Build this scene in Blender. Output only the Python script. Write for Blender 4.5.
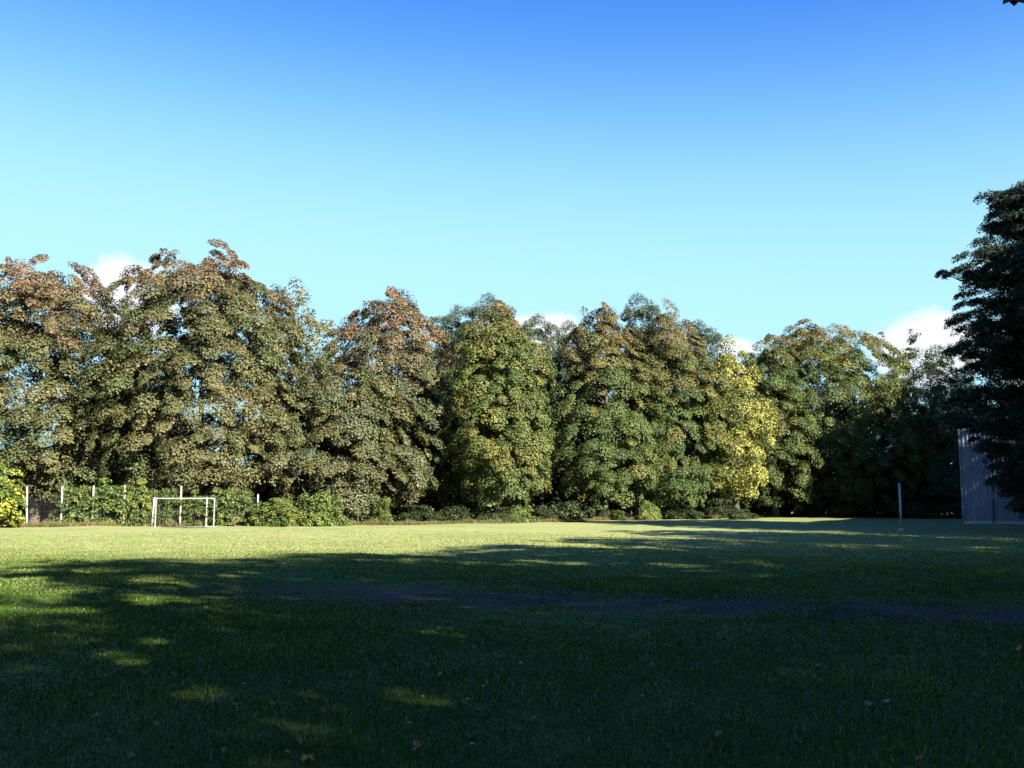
import bpy, math, random
import numpy as np

for o in list(bpy.data.objects):
    bpy.data.objects.remove(o, do_unlink=True)
S = bpy.context.scene
COL = S.collection
R = math.radians

# ------------------------------------------------------------------ camera
CAM_H = 1.6
FPX = 1000.0
HOR = 503.0
PITCH = math.atan((HOR - 384.0) / FPX)
cam_d = bpy.data.cameras.new('camera')
cam_d.sensor_width = 36.0
cam_d.lens = 36.0 * FPX / 1024.0
cam_d.clip_start = 0.1
cam_d.clip_end = 8000.0
cam = bpy.data.objects.new('camera', cam_d)
COL.objects.link(cam)
cam.location = (0, 0, CAM_H)
cam.rotation_euler = (R(90) + PITCH, 0, 0)
S.camera = cam

# ------------------------------------------------------------------ light
SUN_EL = 28.0
SUN_D = (-0.68, 0.733)                     # horizontal direction the light travels in
SUN_AZ = math.atan2(-SUN_D[0], -SUN_D[1])  # bearing of the sun, clockwise from +Y
EXPOSURE = 2.36
S.view_settings.view_transform = 'Standard'
S.view_settings.look = 'None'
S.view_settings.exposure = EXPOSURE
S.view_settings.gamma = 1.0
S.view_settings.use_curve_mapping = False

sun_d = bpy.data.lights.new('sun', 'SUN')
sun_d.energy = 5.0
sun_d.angle = R(0.5)
sun_d.color = (1.0, 0.93, 0.80)
sun = bpy.data.objects.new('sun', sun_d)
COL.objects.link(sun)
from mathutils import Vector
ce = math.cos(R(SUN_EL))
sun.rotation_euler = Vector((SUN_D[0] * ce, SUN_D[1] * ce, -math.sin(R(SUN_EL)))).to_track_quat('-Z', 'Y').to_euler()
sun.location = (0, -20, 60)

W = bpy.data.worlds.new('World')
S.world = W
W.use_nodes = True
nt = W.node_tree
nt.nodes.clear()


class NT:
    """Small node-tree writer."""
    def __init__(self, tree):
        self.t = tree

    def n(self, kind, **kw):
        nd = self.t.nodes.new(kind)
        for k, v in kw.items():
            setattr(nd, k, v)
        return nd

    def put(self, sock, v):
        if isinstance(v, bpy.types.NodeSocket):
            self.t.links.new(v, sock)
        elif v is not None:
            if isinstance(v, (tuple, list)) and len(v) == 3 and len(sock.default_value) == 4:
                v = (*v, 1.0)
            sock.default_value = v

    def math(self, op, a, b=None, c=None, clamp=False):
        m = self.n('ShaderNodeMath', operation=op, use_clamp=clamp)
        self.put(m.inputs[0], a)
        if b is not None: self.put(m.inputs[1], b)
        if c is not None: self.put(m.inputs[2], c)
        return m.outputs[0]

    def mix(self, f, a, b, mode='MIX'):
        m = self.n('ShaderNodeMix', data_type='RGBA', blend_type=mode)
        self.put(m.inputs['Factor'], f)
        self.put(m.inputs[6], a)
        self.put(m.inputs[7], b)
        return m.outputs[2]

    def noise(self, vec, scale, detail=3.0, rough=0.55, dist=0.0):
        m = self.n('ShaderNodeTexNoise')
        if vec is not None: self.put(m.inputs['Vector'], vec)
        m.inputs['Scale'].default_value = scale
        m.inputs['Detail'].default_value = detail
        m.inputs['Roughness'].default_value = rough
        m.inputs['Distortion'].default_value = dist
        return m.outputs['Fac']

    def ramp(self, f, stops):
        m = self.n('ShaderNodeValToRGB')
        self.put(m.inputs[0], f)
        e = m.color_ramp.elements
        while len(e) < len(stops):
            e.new(0.5)
        for i, (p, c) in enumerate(stops):
            e[i].position = p
            e[i].color = (*c, 1.0) if len(c) == 3 else c
        return m.outputs[0]

    def smooth(self, v, a, b):
        m = self.n('ShaderNodeMapRange', interpolation_type='SMOOTHSTEP')
        self.put(m.inputs[0], v)
        m.inputs[1].default_value = a
        m.inputs[2].default_value = b
        return m.outputs[0]


w = NT(nt)
sky = w.n('ShaderNodeTexSky', sky_type='NISHITA', sun_disc=False)
sky.sun_elevation = R(SUN_EL)
sky.sun_rotation = SUN_AZ
sky.altitude = 50.0
sky.air_density = 1.0
sky.dust_density = 0.25
sky.ozone_density = 2.0
SKY_GAIN = (0.62, 0.86, 1.0)
skyc = w.mix(1.0, sky.outputs[0], SKY_GAIN, 'MULTIPLY')
sp = w.n('ShaderNodeSeparateColor')
nt.links.new(skyc, sp.inputs[0])
cb = w.n('ShaderNodeCombineColor')
tc = w.n('ShaderNodeTexCoord')
sep = w.n('ShaderNodeSeparateXYZ')
nt.links.new(tc.outputs['Generated'], sep.inputs[0])
# film-like response of the sky colour, channel by channel: top * (1 - exp(-a (c/c0)^p)), deepening overhead
for i, (top, c0, a_, p_, hi) in enumerate(((2.1, 1.0, 1.75, 1.7, 0.16), (3.8, 2.55, 2.6, 1.5, 0.28), (4.7, 4.35, 3.1, 1.1, 0.70))):
    mr = w.n('ShaderNodeMapRange', interpolation_type='SMOOTHSTEP')
    nt.links.new(sep.outputs[2], mr.inputs[0])
    mr.inputs[1].default_value = 0.13
    mr.inputs[2].default_value = 0.50
    mr.inputs[3].default_value = 1.0
    mr.inputs[4].default_value = hi
    v = w.math('POWER', w.math('DIVIDE', sp.outputs[i], c0), p_)
    v = w.math('MULTIPLY', v, mr.outputs[0])
    v = w.math('SUBTRACT', 1.0, w.math('EXPONENT', w.math('MULTIPLY', v, -a_)))
    nt.links.new(w.math('MULTIPLY', v, top), cb.inputs[i])
skyc = cb.outputs[0]
# low white clouds beyond the trees
az = w.math('ARCTAN2', sep.outputs[0], sep.outputs[1])
el = w.math('ARCSINE', sep.outputs[2])
cn = w.noise(tc.outputs['Generated'], 14.0, 6.0, 0.6)


def cloud(px, py, rx, ry):
    a0 = math.atan((px - 512) / FPX)
    e0 = math.atan((HOR - py) / FPX * math.cos(a0))
    dx = w.math('DIVIDE', w.math('SUBTRACT', az, a0), rx / FPX)
    dy = w.math('DIVIDE', w.math('SUBTRACT', el, e0), ry / FPX)
    rr = w.math('SQRT', w.math('ADD', w.math('MULTIPLY', dx, dx), w.math('MULTIPLY', dy, dy)))
    v = w.math('ADD', w.math('SUBTRACT', 1.0, rr), w.math('MULTIPLY', w.math('SUBTRACT', cn, 0.5), 1.9))
    return w.smooth(v, 0.0, 0.45)


cl = cloud(132, 300, 62, 46)
for args in ((535, 330, 50, 20), (738, 347, 36, 16), (926, 347, 56, 40)):
    cl = w.math('MAXIMUM', cl, cloud(*args))
CLOUD = (4.1, 4.1, 4.3)
skyf = w.mix(w.math('MULTIPLY', cl, 0.9), skyc, CLOUD)
bg = w.n('ShaderNodeBackground')
nt.links.new(skyf, bg.inputs[0])
bg.inputs[1].default_value = 0.05
wo = w.n('ShaderNodeOutputWorld')
nt.links.new(bg.outputs[0], wo.inputs[0])

S.render.engine = 'CYCLES'
S.cycles.max_bounces = 5
S.cycles.diffuse_bounces = 3
S.cycles.glossy_bounces = 2
S.cycles.transmission_bounces = 3
S.cycles.use_denoising = True
S.cycles.caustics_reflective = False
S.cycles.caustics_refractive = False


# ------------------------------------------------------------------ helpers
def px2x(px, D):
    """world X of picture column px at distance D, for laying out the first guess of the plan"""
    return (px - 512.0) / FPX * D * 0.993


def py2z(py, D):
    return CAM_H + (HOR - py) / FPX * D


def ground_z(x, y):
    x = np.asarray(x, float); y = np.asarray(y, float)
    return (0.05 * np.sin(x * 0.23 + 1.0) * np.sin(y * 0.19 + 0.4)
            + 0.03 * np.sin(x * 0.61 + y * 0.37) + 0.012 * np.sin(x * 1.7 - y * 1.3))


def gz(x, y):
    return float(ground_z(x, y))


def new_obj(name, me, mat=None, parent=None):
    o = bpy.data.objects.new(name, me)
    if mat is not None and me is not None and len(me.materials) == 0:
        me.materials.append(mat)
    if parent is not None:
        o.parent = parent
    COL.objects.link(o)
    return o


def thing(name, label, cat, loc, rz=0.0, group=None, scale=None):
    o = bpy.data.objects.new(name, None)
    o.empty_display_size = 0.3
    COL.objects.link(o)
    o.location = loc
    o.rotation_euler = (0, 0, rz)
    if scale is not None:
        o.scale = scale if isinstance(scale, (tuple, list)) else (scale,) * 3
    o['label'] = label
    o['category'] = cat
    if group:
        o['group'] = group
    return o


def tag(o, label, cat, group=None):
    o['label'] = label
    o['category'] = cat
    if group:
        o['group'] = group
    return o


def dup(root, loc, rz, scale, label, group=None):
    """a copy of a thing with copies of its parts"""
    r = root.copy()
    COL.objects.link(r)
    r.location = loc
    r.rotation_euler = (0, 0, rz)
    r.scale = scale if isinstance(scale, (tuple, list)) else (scale,) * 3
    r['label'] = label
    if group:
        r['group'] = group
    elif 'group' in r:
        del r['group']
    for ch in list(root.children):
        c = ch.copy()
        COL.objects.link(c)
        c.parent = r
        for g in list(ch.children):
            k = g.copy()
            COL.objects.link(k)
            k.parent = c
    return r


def mesh_np(name, V, faces_per, F, col=None, smooth=False):
    """mesh from numpy arrays; F is (n, faces_per)"""
    me = bpy.data.meshes.new(name)
    V = np.ascontiguousarray(V, np.float32)
    F = np.ascontiguousarray(F, np.int32)
    me.vertices.add(len(V))
    me.vertices.foreach_set('co', V.ravel())
    me.loops.add(F.size)
    me.loops.foreach_set('vertex_index', F.ravel())
    me.polygons.add(len(F))
    me.polygons.foreach_set('loop_start', np.arange(0, F.size, faces_per, dtype=np.int32))
    if smooth:
        me.polygons.foreach_set('use_smooth', np.ones(len(F), bool))
    me.update(calc_edges=True)
    if col is not None:
        a = me.color_attributes.new('tint', 'FLOAT_COLOR', 'POINT')
        c4 = np.ones((len(V), 4), np.float32)
        c4[:, :3] = col
        a.data.foreach_set('color', c4.ravel())
    return me


class MB:
    """collects boxes and tubes into one mesh"""
    def __init__(self):
        self.v = []; self.f = []

    def box(self, x0, x1, y0, y1, z0, z1):
        b = len(self.v)
        self.v += [(x, y, z) for z in (z0, z1) for y in (y0, y1) for x in (x0, x1)]
        self.f += [tuple(b + i for i in q) for q in ((0, 2, 3, 1), (4, 5, 7, 6), (0, 1, 5, 4), (2, 6, 7, 3), (0, 4, 6, 2), (1, 3, 7, 5))]

    def tube(self, pts, rad, n=8, cap=True):
        pts = np.array(pts, float)
        rad = np.broadcast_to(np.array(rad, float), (len(pts),))
        b = len(self.v)
        k = len(pts)
        d = np.gradient(pts, axis=0)
        d /= np.linalg.norm(d, axis=1, keepdims=True) + 1e-9
        up = np.array((0.31, 0.95, 0.05))
        for i in range(k):
            a = np.cross(d[i], up); a /= np.linalg.norm(a) + 1e-9
            c = np.cross(d[i], a)
            for j in range(n):
                t = 2 * math.pi * j / n
                self.v.append(tuple(pts[i] + rad[i] * (math.cos(t) * a + math.sin(t) * c)))
        for i in range(k - 1):
            for j in range(n):
                j2 = (j + 1) % n
                self.f.append((b + i * n + j, b + i * n + j2, b + (i + 1) * n + j2, b + (i + 1) * n + j))
        if cap:
            self.f.append(tuple(b + j for j in range(n))[::-1])
            self.f.append(tuple(b + (k - 1) * n + j for j in range(n)))

    def build(self, name, mat, parent=None, smooth=True, bevel=0.0):
        me = bpy.data.meshes.new(name)
        me.from_pydata(self.v, [], self.f)
        if smooth:
            me.polygons.foreach_set('use_smooth', np.ones(len(me.polygons), bool))
        me.update()
        o = new_obj(name, me, mat, parent)
        if bevel:
            md = o.modifiers.new('edge', 'BEVEL'); md.width = bevel; md.segments = 2
        return o


# ------------------------------------------------------------------ materials
def mat_new(name):
    m = bpy.data.materials.new(name)
    m.use_nodes = True
    t = m.node_tree
    t.nodes.clear()
    return m, NT(t)


def leaf_mat(name, transl=0.16, rough=0.5, spec=0.14, vary=0.4):
    m, q = mat_new(name)
    at = q.n('ShaderNodeAttribute', attribute_name='tint')
    oi = q.n('ShaderNodeObjectInfo')
    geo = q.n('ShaderNodeNewGeometry')
    nz = q.noise(geo.outputs['Position'], 0.55, 3.0)
    f = q.math('ADD', 1.0 - vary / 2, q.math('MULTIPLY', nz, vary))
    c = q.mix(1.0, at.outputs['Color'], f, 'MULTIPLY')
    p = q.n('ShaderNodeBsdfPrincipled')
    q.put(p.inputs['Base Color'], c)
    p.inputs['Roughness'].default_value = rough
    p.inputs['Specular IOR Level'].default_value = spec
    tr = q.n('ShaderNodeBsdfTranslucent')
    q.put(tr.inputs[0], q.mix(1.0, c, (1.25, 1.25, 0.6), 'MULTIPLY'))
    mx = q.n('ShaderNodeMixShader')
    mx.inputs[0].default_value = transl
    q.t.links.new(p.outputs[0], mx.inputs[1])
    q.t.links.new(tr.outputs[0], mx.inputs[2])
    o = q.n('ShaderNodeOutputMaterial')
    q.t.links.new(mx.outputs[0], o.inputs[0])
    return m


def simple_mat(name, ca, cb, scale, rough=0.8, bump=0.0, spec=0.3, metal=0.0, stretch=(1, 1, 1), detail=5.0):
    m, q = mat_new(name)
    tcn = q.n('ShaderNodeTexCoord')
    mp = q.n('ShaderNodeMapping')
    mp.inputs['Scale'].default_value = stretch
    q.t.links.new(tcn.outputs['Object'], mp.inputs[0])
    f = q.noise(mp.outputs[0], scale, detail, 0.6)
    c = q.ramp(f, ((0.3, ca), (0.7, cb)))
    p = q.n('ShaderNodeBsdfPrincipled')
    q.put(p.inputs['Base Color'], c)
    p.inputs['Roughness'].default_value = rough
    p.inputs['Specular IOR Level'].default_value = spec
    p.inputs['Metallic'].default_value = metal
    if bump:
        b = q.n('ShaderNodeBump')
        b.inputs['Strength'].default_value = bump
        b.inputs['Distance'].default_value = 0.03
        q.t.links.new(f, b.inputs['Height'])
        q.t.links.new(b.outputs[0], p.inputs['Normal'])
    o = q.n('ShaderNodeOutputMaterial')
    q.t.links.new(p.outputs[0], o.inputs[0])
    return m


M_LEAF = leaf_mat('broadleaf foliage')
M_NEEDLE = leaf_mat('conifer needles', 0.08, 0.7, 0.12)
M_BARK = simple_mat('grey brown bark', (0.055, 0.045, 0.036), (0.14, 0.12, 0.10), 3.0, 0.9, 0.6, 0.15, 0, (1, 1, 0.25))
M_PINEBARK = simple_mat('pine bark', (0.08, 0.05, 0.035), (0.19, 0.11, 0.07), 3.0, 0.9, 0.6, 0.15, 0, (1, 1, 0.25))
M_CONC = simple_mat('weathered concrete', (0.22, 0.21, 0.20), (0.36, 0.34, 0.33), 6.0, 0.85, 0.2)
M_WIRE = simple_mat('galvanised wire', (0.12, 0.12, 0.12), (0.22, 0.22, 0.22), 8.0, 0.5, 0, 0.5, 0.6)
M_WHITE = simple_mat('white painted steel', (0.18, 0.17, 0.165), (0.30, 0.29, 0.28), 5.0, 0.45, 0.05, 0.5)
M_POLE = simple_mat('grey white painted post', (0.12, 0.12, 0.16), (0.32, 0.32, 0.38), 4.0, 0.5, 0.1, 0.5, 0, (1, 1, 0.5))


def ground_mat():
    m, q = mat_new('mown grass with worn earth')
    geo = q.n('ShaderNodeNewGeometry')
    pos = geo.outputs['Position']
    lit = q.n('ShaderNodeAttribute', attribute_name='litter').outputs['Fac']
    worn = q.n('ShaderNodeAttribute', attribute_name='worn').outputs['Fac']
    far = q.n('ShaderNodeAttribute', attribute_name='dry').outputs['Fac']  # weight of the painted sunlit turf tone
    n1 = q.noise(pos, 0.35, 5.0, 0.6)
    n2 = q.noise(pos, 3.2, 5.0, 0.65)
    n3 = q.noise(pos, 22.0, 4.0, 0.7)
    shaded_turf = q.ramp(n2, ((0.25, (0.018, 0.040, 0.005)), (0.5, (0.028, 0.056, 0.007)), (0.8, (0.052, 0.074, 0.014))))  # turf with the shade of the near field put into its colour
    dry = q.ramp(n2, ((0.25, (0.175, 0.190, 0.072)), (0.5, (0.212, 0.222, 0.092)), (0.8, (0.25, 0.25, 0.12))))  # same turf made paler, sunlight put into its colour
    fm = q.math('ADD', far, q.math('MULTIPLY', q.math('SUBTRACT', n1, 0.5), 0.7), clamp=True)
    c = q.mix(fm, shaded_turf, dry)
    n0 = q.noise(pos, 0.11, 6.0, 0.68)
    c = q.mix(q.smooth(n0, 0.62, 0.35), c, q.mix(1.0, c, (0.72, 0.86, 0.72), 'MULTIPLY'))
    c = q.mix(q.smooth(n3, 0.45, 0.75), c, q.mix(1.0, c, (1.45, 1.4, 1.2), 'MULTIPLY'))
    c = q.mix(q.smooth(n3, 0.50, 0.25), c, q.mix(1.0, c, (0.55, 0.6, 0.6), 'MULTIPLY'))
    soil = q.ramp(n3, ((0.3, (0.024, 0.017, 0.019)), (0.6, (0.050, 0.036, 0.038)), (0.85, (0.10, 0.074, 0.066))))
    wm = q.smooth(q.math('ADD', worn, q.math('MULTIPLY', q.math('SUBTRACT', q.noise(pos, 0.75, 8.0, 0.78), 0.5), 2.6)), 0.5, 0.85)
    c = q.mix(wm, c, soil)
    litc = q.ramp(n3, ((0.25, (0.09, 0.06, 0.04)), (0.5, (0.19, 0.125, 0.08)), (0.75, (0.28, 0.19, 0.125))))
    lm = q.smooth(q.math('ADD', lit, q.math('MULTIPLY', q.math('SUBTRACT', n2, 0.5), 0.9)), 0.4, 0.65)
    c = q.mix(lm, c, litc)
    b = q.n('ShaderNodeBump')
    b.inputs['Strength'].default_value = 0.7
    b.inputs['Distance'].default_value = 0.05
    q.put(b.inputs['Height'], q.math('ADD', n3, q.math('MULTIPLY', n2, 0.6)))
    p = q.n('ShaderNodeBsdfPrincipled')
    q.put(p.inputs['Base Color'], c)
    p.inputs['Roughness'].default_value = 0.9
    p.inputs['Specular IOR Level'].default_value = 0.1
    q.t.links.new(b.outputs[0], p.inputs['Normal'])
    o = q.n('ShaderNodeOutputMaterial')
    q.t.links.new(p.outputs[0], o.inputs[0])
    return m


# ------------------------------------------------------------------ ground
EDGE_PX = [(-400, 66), (0, 67), (200, 69), (340, 73), (450, 77), (560, 86), (650, 99), (800, 112), (950, 116), (1400, 118)]
EDGE = np.array([(px2x(p, d), d) for p, d in EDGE_PX])     # where the lawn meets the trees


def edge_y(x):
    return np.interp(x, EDGE[:, 0], EDGE[:, 1])


def worn_mask(x, y):
    cx = np.interp(x, [-12, -6, -1, 4, 8, 14], [19.6, 19.2, 18.2, 16.0, 13.9, 12.4])
    hw = np.interp(x, [-12, -6, -1, 4, 8, 14], [2.0, 3.0, 3.6, 2.9, 2.3, 2.5])
    amp = np.interp(x, [-11, -7, -1, 3, 5, 14], [0.3, 0.72, 0.84, 0.92, 1.1, 1.2])
    v = np.clip(1.0 - np.abs(y - cx) / hw * 0.55, 0, 1) * amp
    g = np.exp(-(((x + 5.2) / 2.2) ** 2 + ((y - 21.0) / 1.2) ** 2)) * 0.4
    gg = np.exp(-(((x - px2x(185, 66)) / 3.4) ** 2 + ((y - 66.5) / 1.3) ** 2)) * 0.75
    return np.maximum(np.maximum(v, g), gg)


def build_ground():
    def axis(a, b, step, ext):
        core = np.arange(a, b + 0.1, step)
        return np.concatenate([[-ext, -600, a - 90], core, [b + 90, 600 + b, ext]])
    xs = axis(-100, 100, 0.8, 4000)
    ys = axis(-50, 150, 0.8, 4000)
    X, Y = np.meshgrid(xs, ys)
    Z = ground_z(X, Y)
    Z = np.where((np.abs(X) > 101) | (Y > 151) | (Y < -51), 0, Z)
    V = np.stack([X.ravel(), Y.ravel(), Z.ravel()], 1)
    nx, ny = len(xs), len(ys)
    i = np.arange(nx * ny).reshape(ny, nx)
    F = np.stack([i[:-1, :-1].ravel(), i[:-1, 1:].ravel(), i[1:, 1:].ravel(), i[1:, :-1].ravel()], 1)
    me = mesh_np('ground', V, 4, F, smooth=True)
    x, y = V[:, 0], V[:, 1]
    vals = {'litter': np.clip((y - edge_y(x) + 0.7 + 3.0 * np.exp(-((x - 11.0) / 7.0) ** 2)) / 2.2, 0, 1),
            'worn': worn_mask(x, y),
            'dry': np.clip((y - 17) / 20.0, 0.12, 1.0) * np.clip(1.0 - (x - 0.20 * y) / 30.0, 0.55, 1.0)}  # painted sunlit tone: low over the shaded foreground, reduced towards the shaded right
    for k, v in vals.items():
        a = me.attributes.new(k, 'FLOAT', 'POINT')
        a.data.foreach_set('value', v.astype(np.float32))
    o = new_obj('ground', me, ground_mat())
    o['kind'] = 'structure'
    return o


build_ground()


def build_grass():
    rng = np.random.default_rng(5)
    # distance distribution so that near turf is dense and it thins towards 45 m
    n = 700000
    u = rng.random(n)
    a, b = 3.6 ** 0.55, 62.0 ** 0.55
    D = (a + u * (b - a)) ** (1 / 0.55)
    X = (rng.random(n) * 2 - 1) * (D * 0.60 + 0.8)
    Y = D
    blot = 0.28 * np.sin(X * 1.9 + 2.2 * np.sin(Y * 1.4)) * np.sin(Y * 2.3 + 1.9 * np.sin(X * 1.1)) + 0.2 * np.sin(X * 0.7 + Y * 0.5)
    keep = (worn_mask(X, Y) + blot + rng.normal(0, 0.25, n) < 0.62) & (rng.random(n) < np.clip((62 - D) / 40, 0, 1) ** 1.5) & (Y < edge_y(X))
    X, Y, D = X[keep], Y[keep], D[keep]
    n = len(X)
    patch = np.sin(X * 1.3 + 2 * np.sin(Y * 0.7)) * np.sin(Y * 1.1 + 1.7 * np.sin(X * 0.8))
    h = (0.024 + 0.020 * rng.random(n) + 0.010 * patch) * (1 + 0.0 * D)
    h *= np.where(rng.random(n) < 0.05, 1.5, 1.0)
    wd = 0.0022 * np.maximum(1.0, D / 5.0) * (0.8 + 0.5 * rng.random(n))
    az = rng.random(n) * 2 * np.pi
    lean = rng.random(n) * 0.9
    dx, dy = np.cos(az), np.sin(az)
    sx, sy = -dy, dx
    Z = ground_z(X, Y) - 0.004
    P = np.zeros((n, 5, 3), np.float32)
    for k, (t, ww) in enumerate(((0, -1), (0, 1), (0.55, 0.8), (0.55, -0.8))):
        off = lean * t * t * h
        P[:, k, 0] = X + dx * off + sx * wd * ww
        P[:, k, 1] = Y + dy * off + sy * wd * ww
        P[:, k, 2] = Z + h * t
    P[:, 4, 0] = X + dx * lean * h
    P[:, 4, 1] = Y + dy * lean * h
    P[:, 4, 2] = Z + h * (1 - 0.25 * lean)
    base = np.arange(n)[:, None] * 5
    F = np.concatenate([base + np.array([0, 1, 2]), base + np.array([0, 2, 3]), base + np.array([3, 2, 4])], 0)
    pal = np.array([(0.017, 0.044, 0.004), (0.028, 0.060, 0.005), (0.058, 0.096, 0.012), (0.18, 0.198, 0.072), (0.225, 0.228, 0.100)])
    far = np.clip((D - 17) / 20, 0, 1)  # painted light: blades go from dark shaded tones to pale sunlit ones
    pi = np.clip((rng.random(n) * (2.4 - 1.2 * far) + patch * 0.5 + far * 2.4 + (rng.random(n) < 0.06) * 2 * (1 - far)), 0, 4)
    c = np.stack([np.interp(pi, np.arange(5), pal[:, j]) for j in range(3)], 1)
    c = np.repeat(c, 5, 0)
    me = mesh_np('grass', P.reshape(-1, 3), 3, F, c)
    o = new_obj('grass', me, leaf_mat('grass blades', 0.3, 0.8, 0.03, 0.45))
    o['kind'] = 'stuff'
    tag(o, 'short green grass covering the shaded foreground of the field', 'grass')


build_grass()


def build_rough_grass():
    rng = np.random.default_rng(8)
    n = 60000
    X = rng.uniform(-46, 62, n)
    Y = edge_y(X) + np.abs(rng.normal(0, 0.9, n)) + 0.35 * np.sin(X * 0.9) + 0.2
    h = (0.12 + 0.30 * rng.random(n) ** 2) * (0.7 + 0.6 * np.sin(X * 0.55 + np.sin(X * 1.7)) ** 2)
    az = rng.random(n) * 2 * np.pi
    lean = 0.3 + rng.random(n) * 0.9
    wd = 0.02 * (0.6 + rng.random(n))
    dx, dy = np.cos(az), np.sin(az)
    Z = ground_z(X, Y) - 0.01
    P = np.zeros((n, 3, 3), np.float32)
    P[:, 0] = np.stack([X - dy * wd, Y + dx * wd, Z], 1)
    P[:, 1] = np.stack([X + dy * wd, Y - dx * wd, Z], 1)
    P[:, 2] = np.stack([X + dx * lean * h, Y + dy * lean * h, Z + h], 1)
    pal = np.array([(0.06, 0.09, 0.028), (0.10, 0.11, 0.04), (0.20, 0.15, 0.075), (0.17, 0.10, 0.055)])
    c = np.repeat(pal[rng.choice(4, n, p=(0.3, 0.25, 0.25, 0.2))], 3, 0)
    o = new_obj('rough_grass', mesh_np('rough grass', P.reshape(-1, 3), 3, np.arange(n * 3).reshape(n, 3), c), M_LEAF)
    o['kind'] = 'stuff'
    tag(o, 'rough dry grass and leaf litter along the foot of the trees', 'grass')


build_rough_grass()


# ------------------------------------------------------------------ foliage engine
def unit(a):
    return a / (np.linalg.norm(a, axis=-1, keepdims=True) + 1e-9)


def leaves(rng, C, N, rc, nl, size, flat=0.6, lo=-0.12, aspect=0.75, tints=None, jit=0.4, up=0.3, droop=0.3, fill=0.52, tv=0.13):
    """leaf faces on dome-like sprays: C centres, N axes, rc radii (m,), nl leaves each; tints (m,3)"""
    m = len(C)
    idx = np.repeat(np.arange(m), nl)
    n = len(idx)
    ax = N[idx]
    w_ = unit(rng.normal(size=(n, 3)))
    d = (w_ * ax).sum(1)
    flip = d < lo
    w_[flip] -= 2 * d[flip, None] * ax[flip]
    rad = rc[idx] * (1 - fill * rng.random(n) ** 1.5)
    al = (w_ * ax).sum(1, keepdims=True) * ax
    p = C[idx] + ((w_ - al) + al * flat) * rad[:, None]
    nr = unit(w_ * 0.55 + ax * 0.3 + np.array((0, 0, up)) + rng.normal(size=(n, 3)) * jit)
    t = unit(np.cross(nr, rng.normal(size=(n, 3))))
    t = unit(t + np.array((0, 0, -droop)) + w_ * 0.3)
    t = unit(t - (t * nr).sum(1, keepdims=True) * nr)
    s = np.cross(nr, t)
    L = size * (0.65 + 0.7 * rng.random(n))[:, None]
    P = np.zeros((n, 4, 3), np.float32)
    P[:, 0] = p - t * L * 0.5
    P[:, 1] = p + s * L * 0.5 * aspect + nr * L * 0.10 - t * L * 0.06
    P[:, 2] = p + t * L * 0.5 - nr * L * 0.06
    P[:, 3] = p - s * L * 0.5 * aspect + nr * L * 0.10 - t * L * 0.06
    F = np.arange(n * 4).reshape(n, 4)
    c = tints[idx] * (1 + rng.normal(0, tv, n))[:, None].clip(0.4, 1.9)
    c = np.repeat(c.clip(0.004, 0.6), 4, 0)
    return P.reshape(-1, 3), F, c


def spaced(rng, pts, dmin, limit):
    """greedy thinning to a minimum spacing"""
    out = []
    cell = {}
    for p in pts:
        k = tuple((p / dmin).astype(int))
        ok = True
        for a in (-1, 0, 1):
            for b in (-1, 0, 1):
                for c in (-1, 0, 1):
                    for q in cell.get((k[0] + a, k[1] + b, k[2] + c), ()):
                        if ((p - q) ** 2).sum() < dmin * dmin:
                            ok = False
        if ok:
            cell.setdefault(k, []).append(p)
            out.append(p)
            if len(out) >= limit:
                break
    return np.array(out)


def limb(mb, a, b, r0, r1, rng, sag=0.12, n=5):
    a = np.array(a, float); b = np.array(b, float)
    t = np.linspace(0, 1, n + 1)[:, None]
    L = np.linalg.norm(b - a)
    p = a + (b - a) * t
    p[:, 2] += (np.sin(t[:, 0] * math.pi) * -sag * L)
    p[1:-1] += rng.normal(0, 0.03 * L, (n - 1, 3))
    mb.tube(p, np.linspace(r0, r1, n + 1), 6, cap=True)


def pick(rng, pal, n):
    pal = np.array([c for c, _ in pal]), np.array([q for _, q in pal], float)
    i = rng.choice(len(pal[0]), n, p=pal[1] / pal[1].sum())
    return pal[0][i]


ROUND = ((0, 0.35), (0.08, 0.70), (0.25, 0.96), (0.45, 1.0), (0.65, 0.95), (0.82, 0.84), (0.93, 0.64), (1, 0.34))
COLUMN = ((0, 0.45), (0.08, 0.82), (0.25, 1.0), (0.5, 1.0), (0.7, 0.90), (0.85, 0.68), (0.95, 0.40), (1, 0.10))
SKIRT = ((0, 0.80), (0.1, 0.98), (0.3, 1.0), (0.5, 0.93), (0.7, 0.76), (0.87, 0.5), (1, 0.10))
SLIM = ((0, 0.30), (0.1, 0.7), (0.25, 0.85), (0.45, 1.0), (0.7, 0.85), (0.88, 0.5), (1, 0.06))


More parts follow.
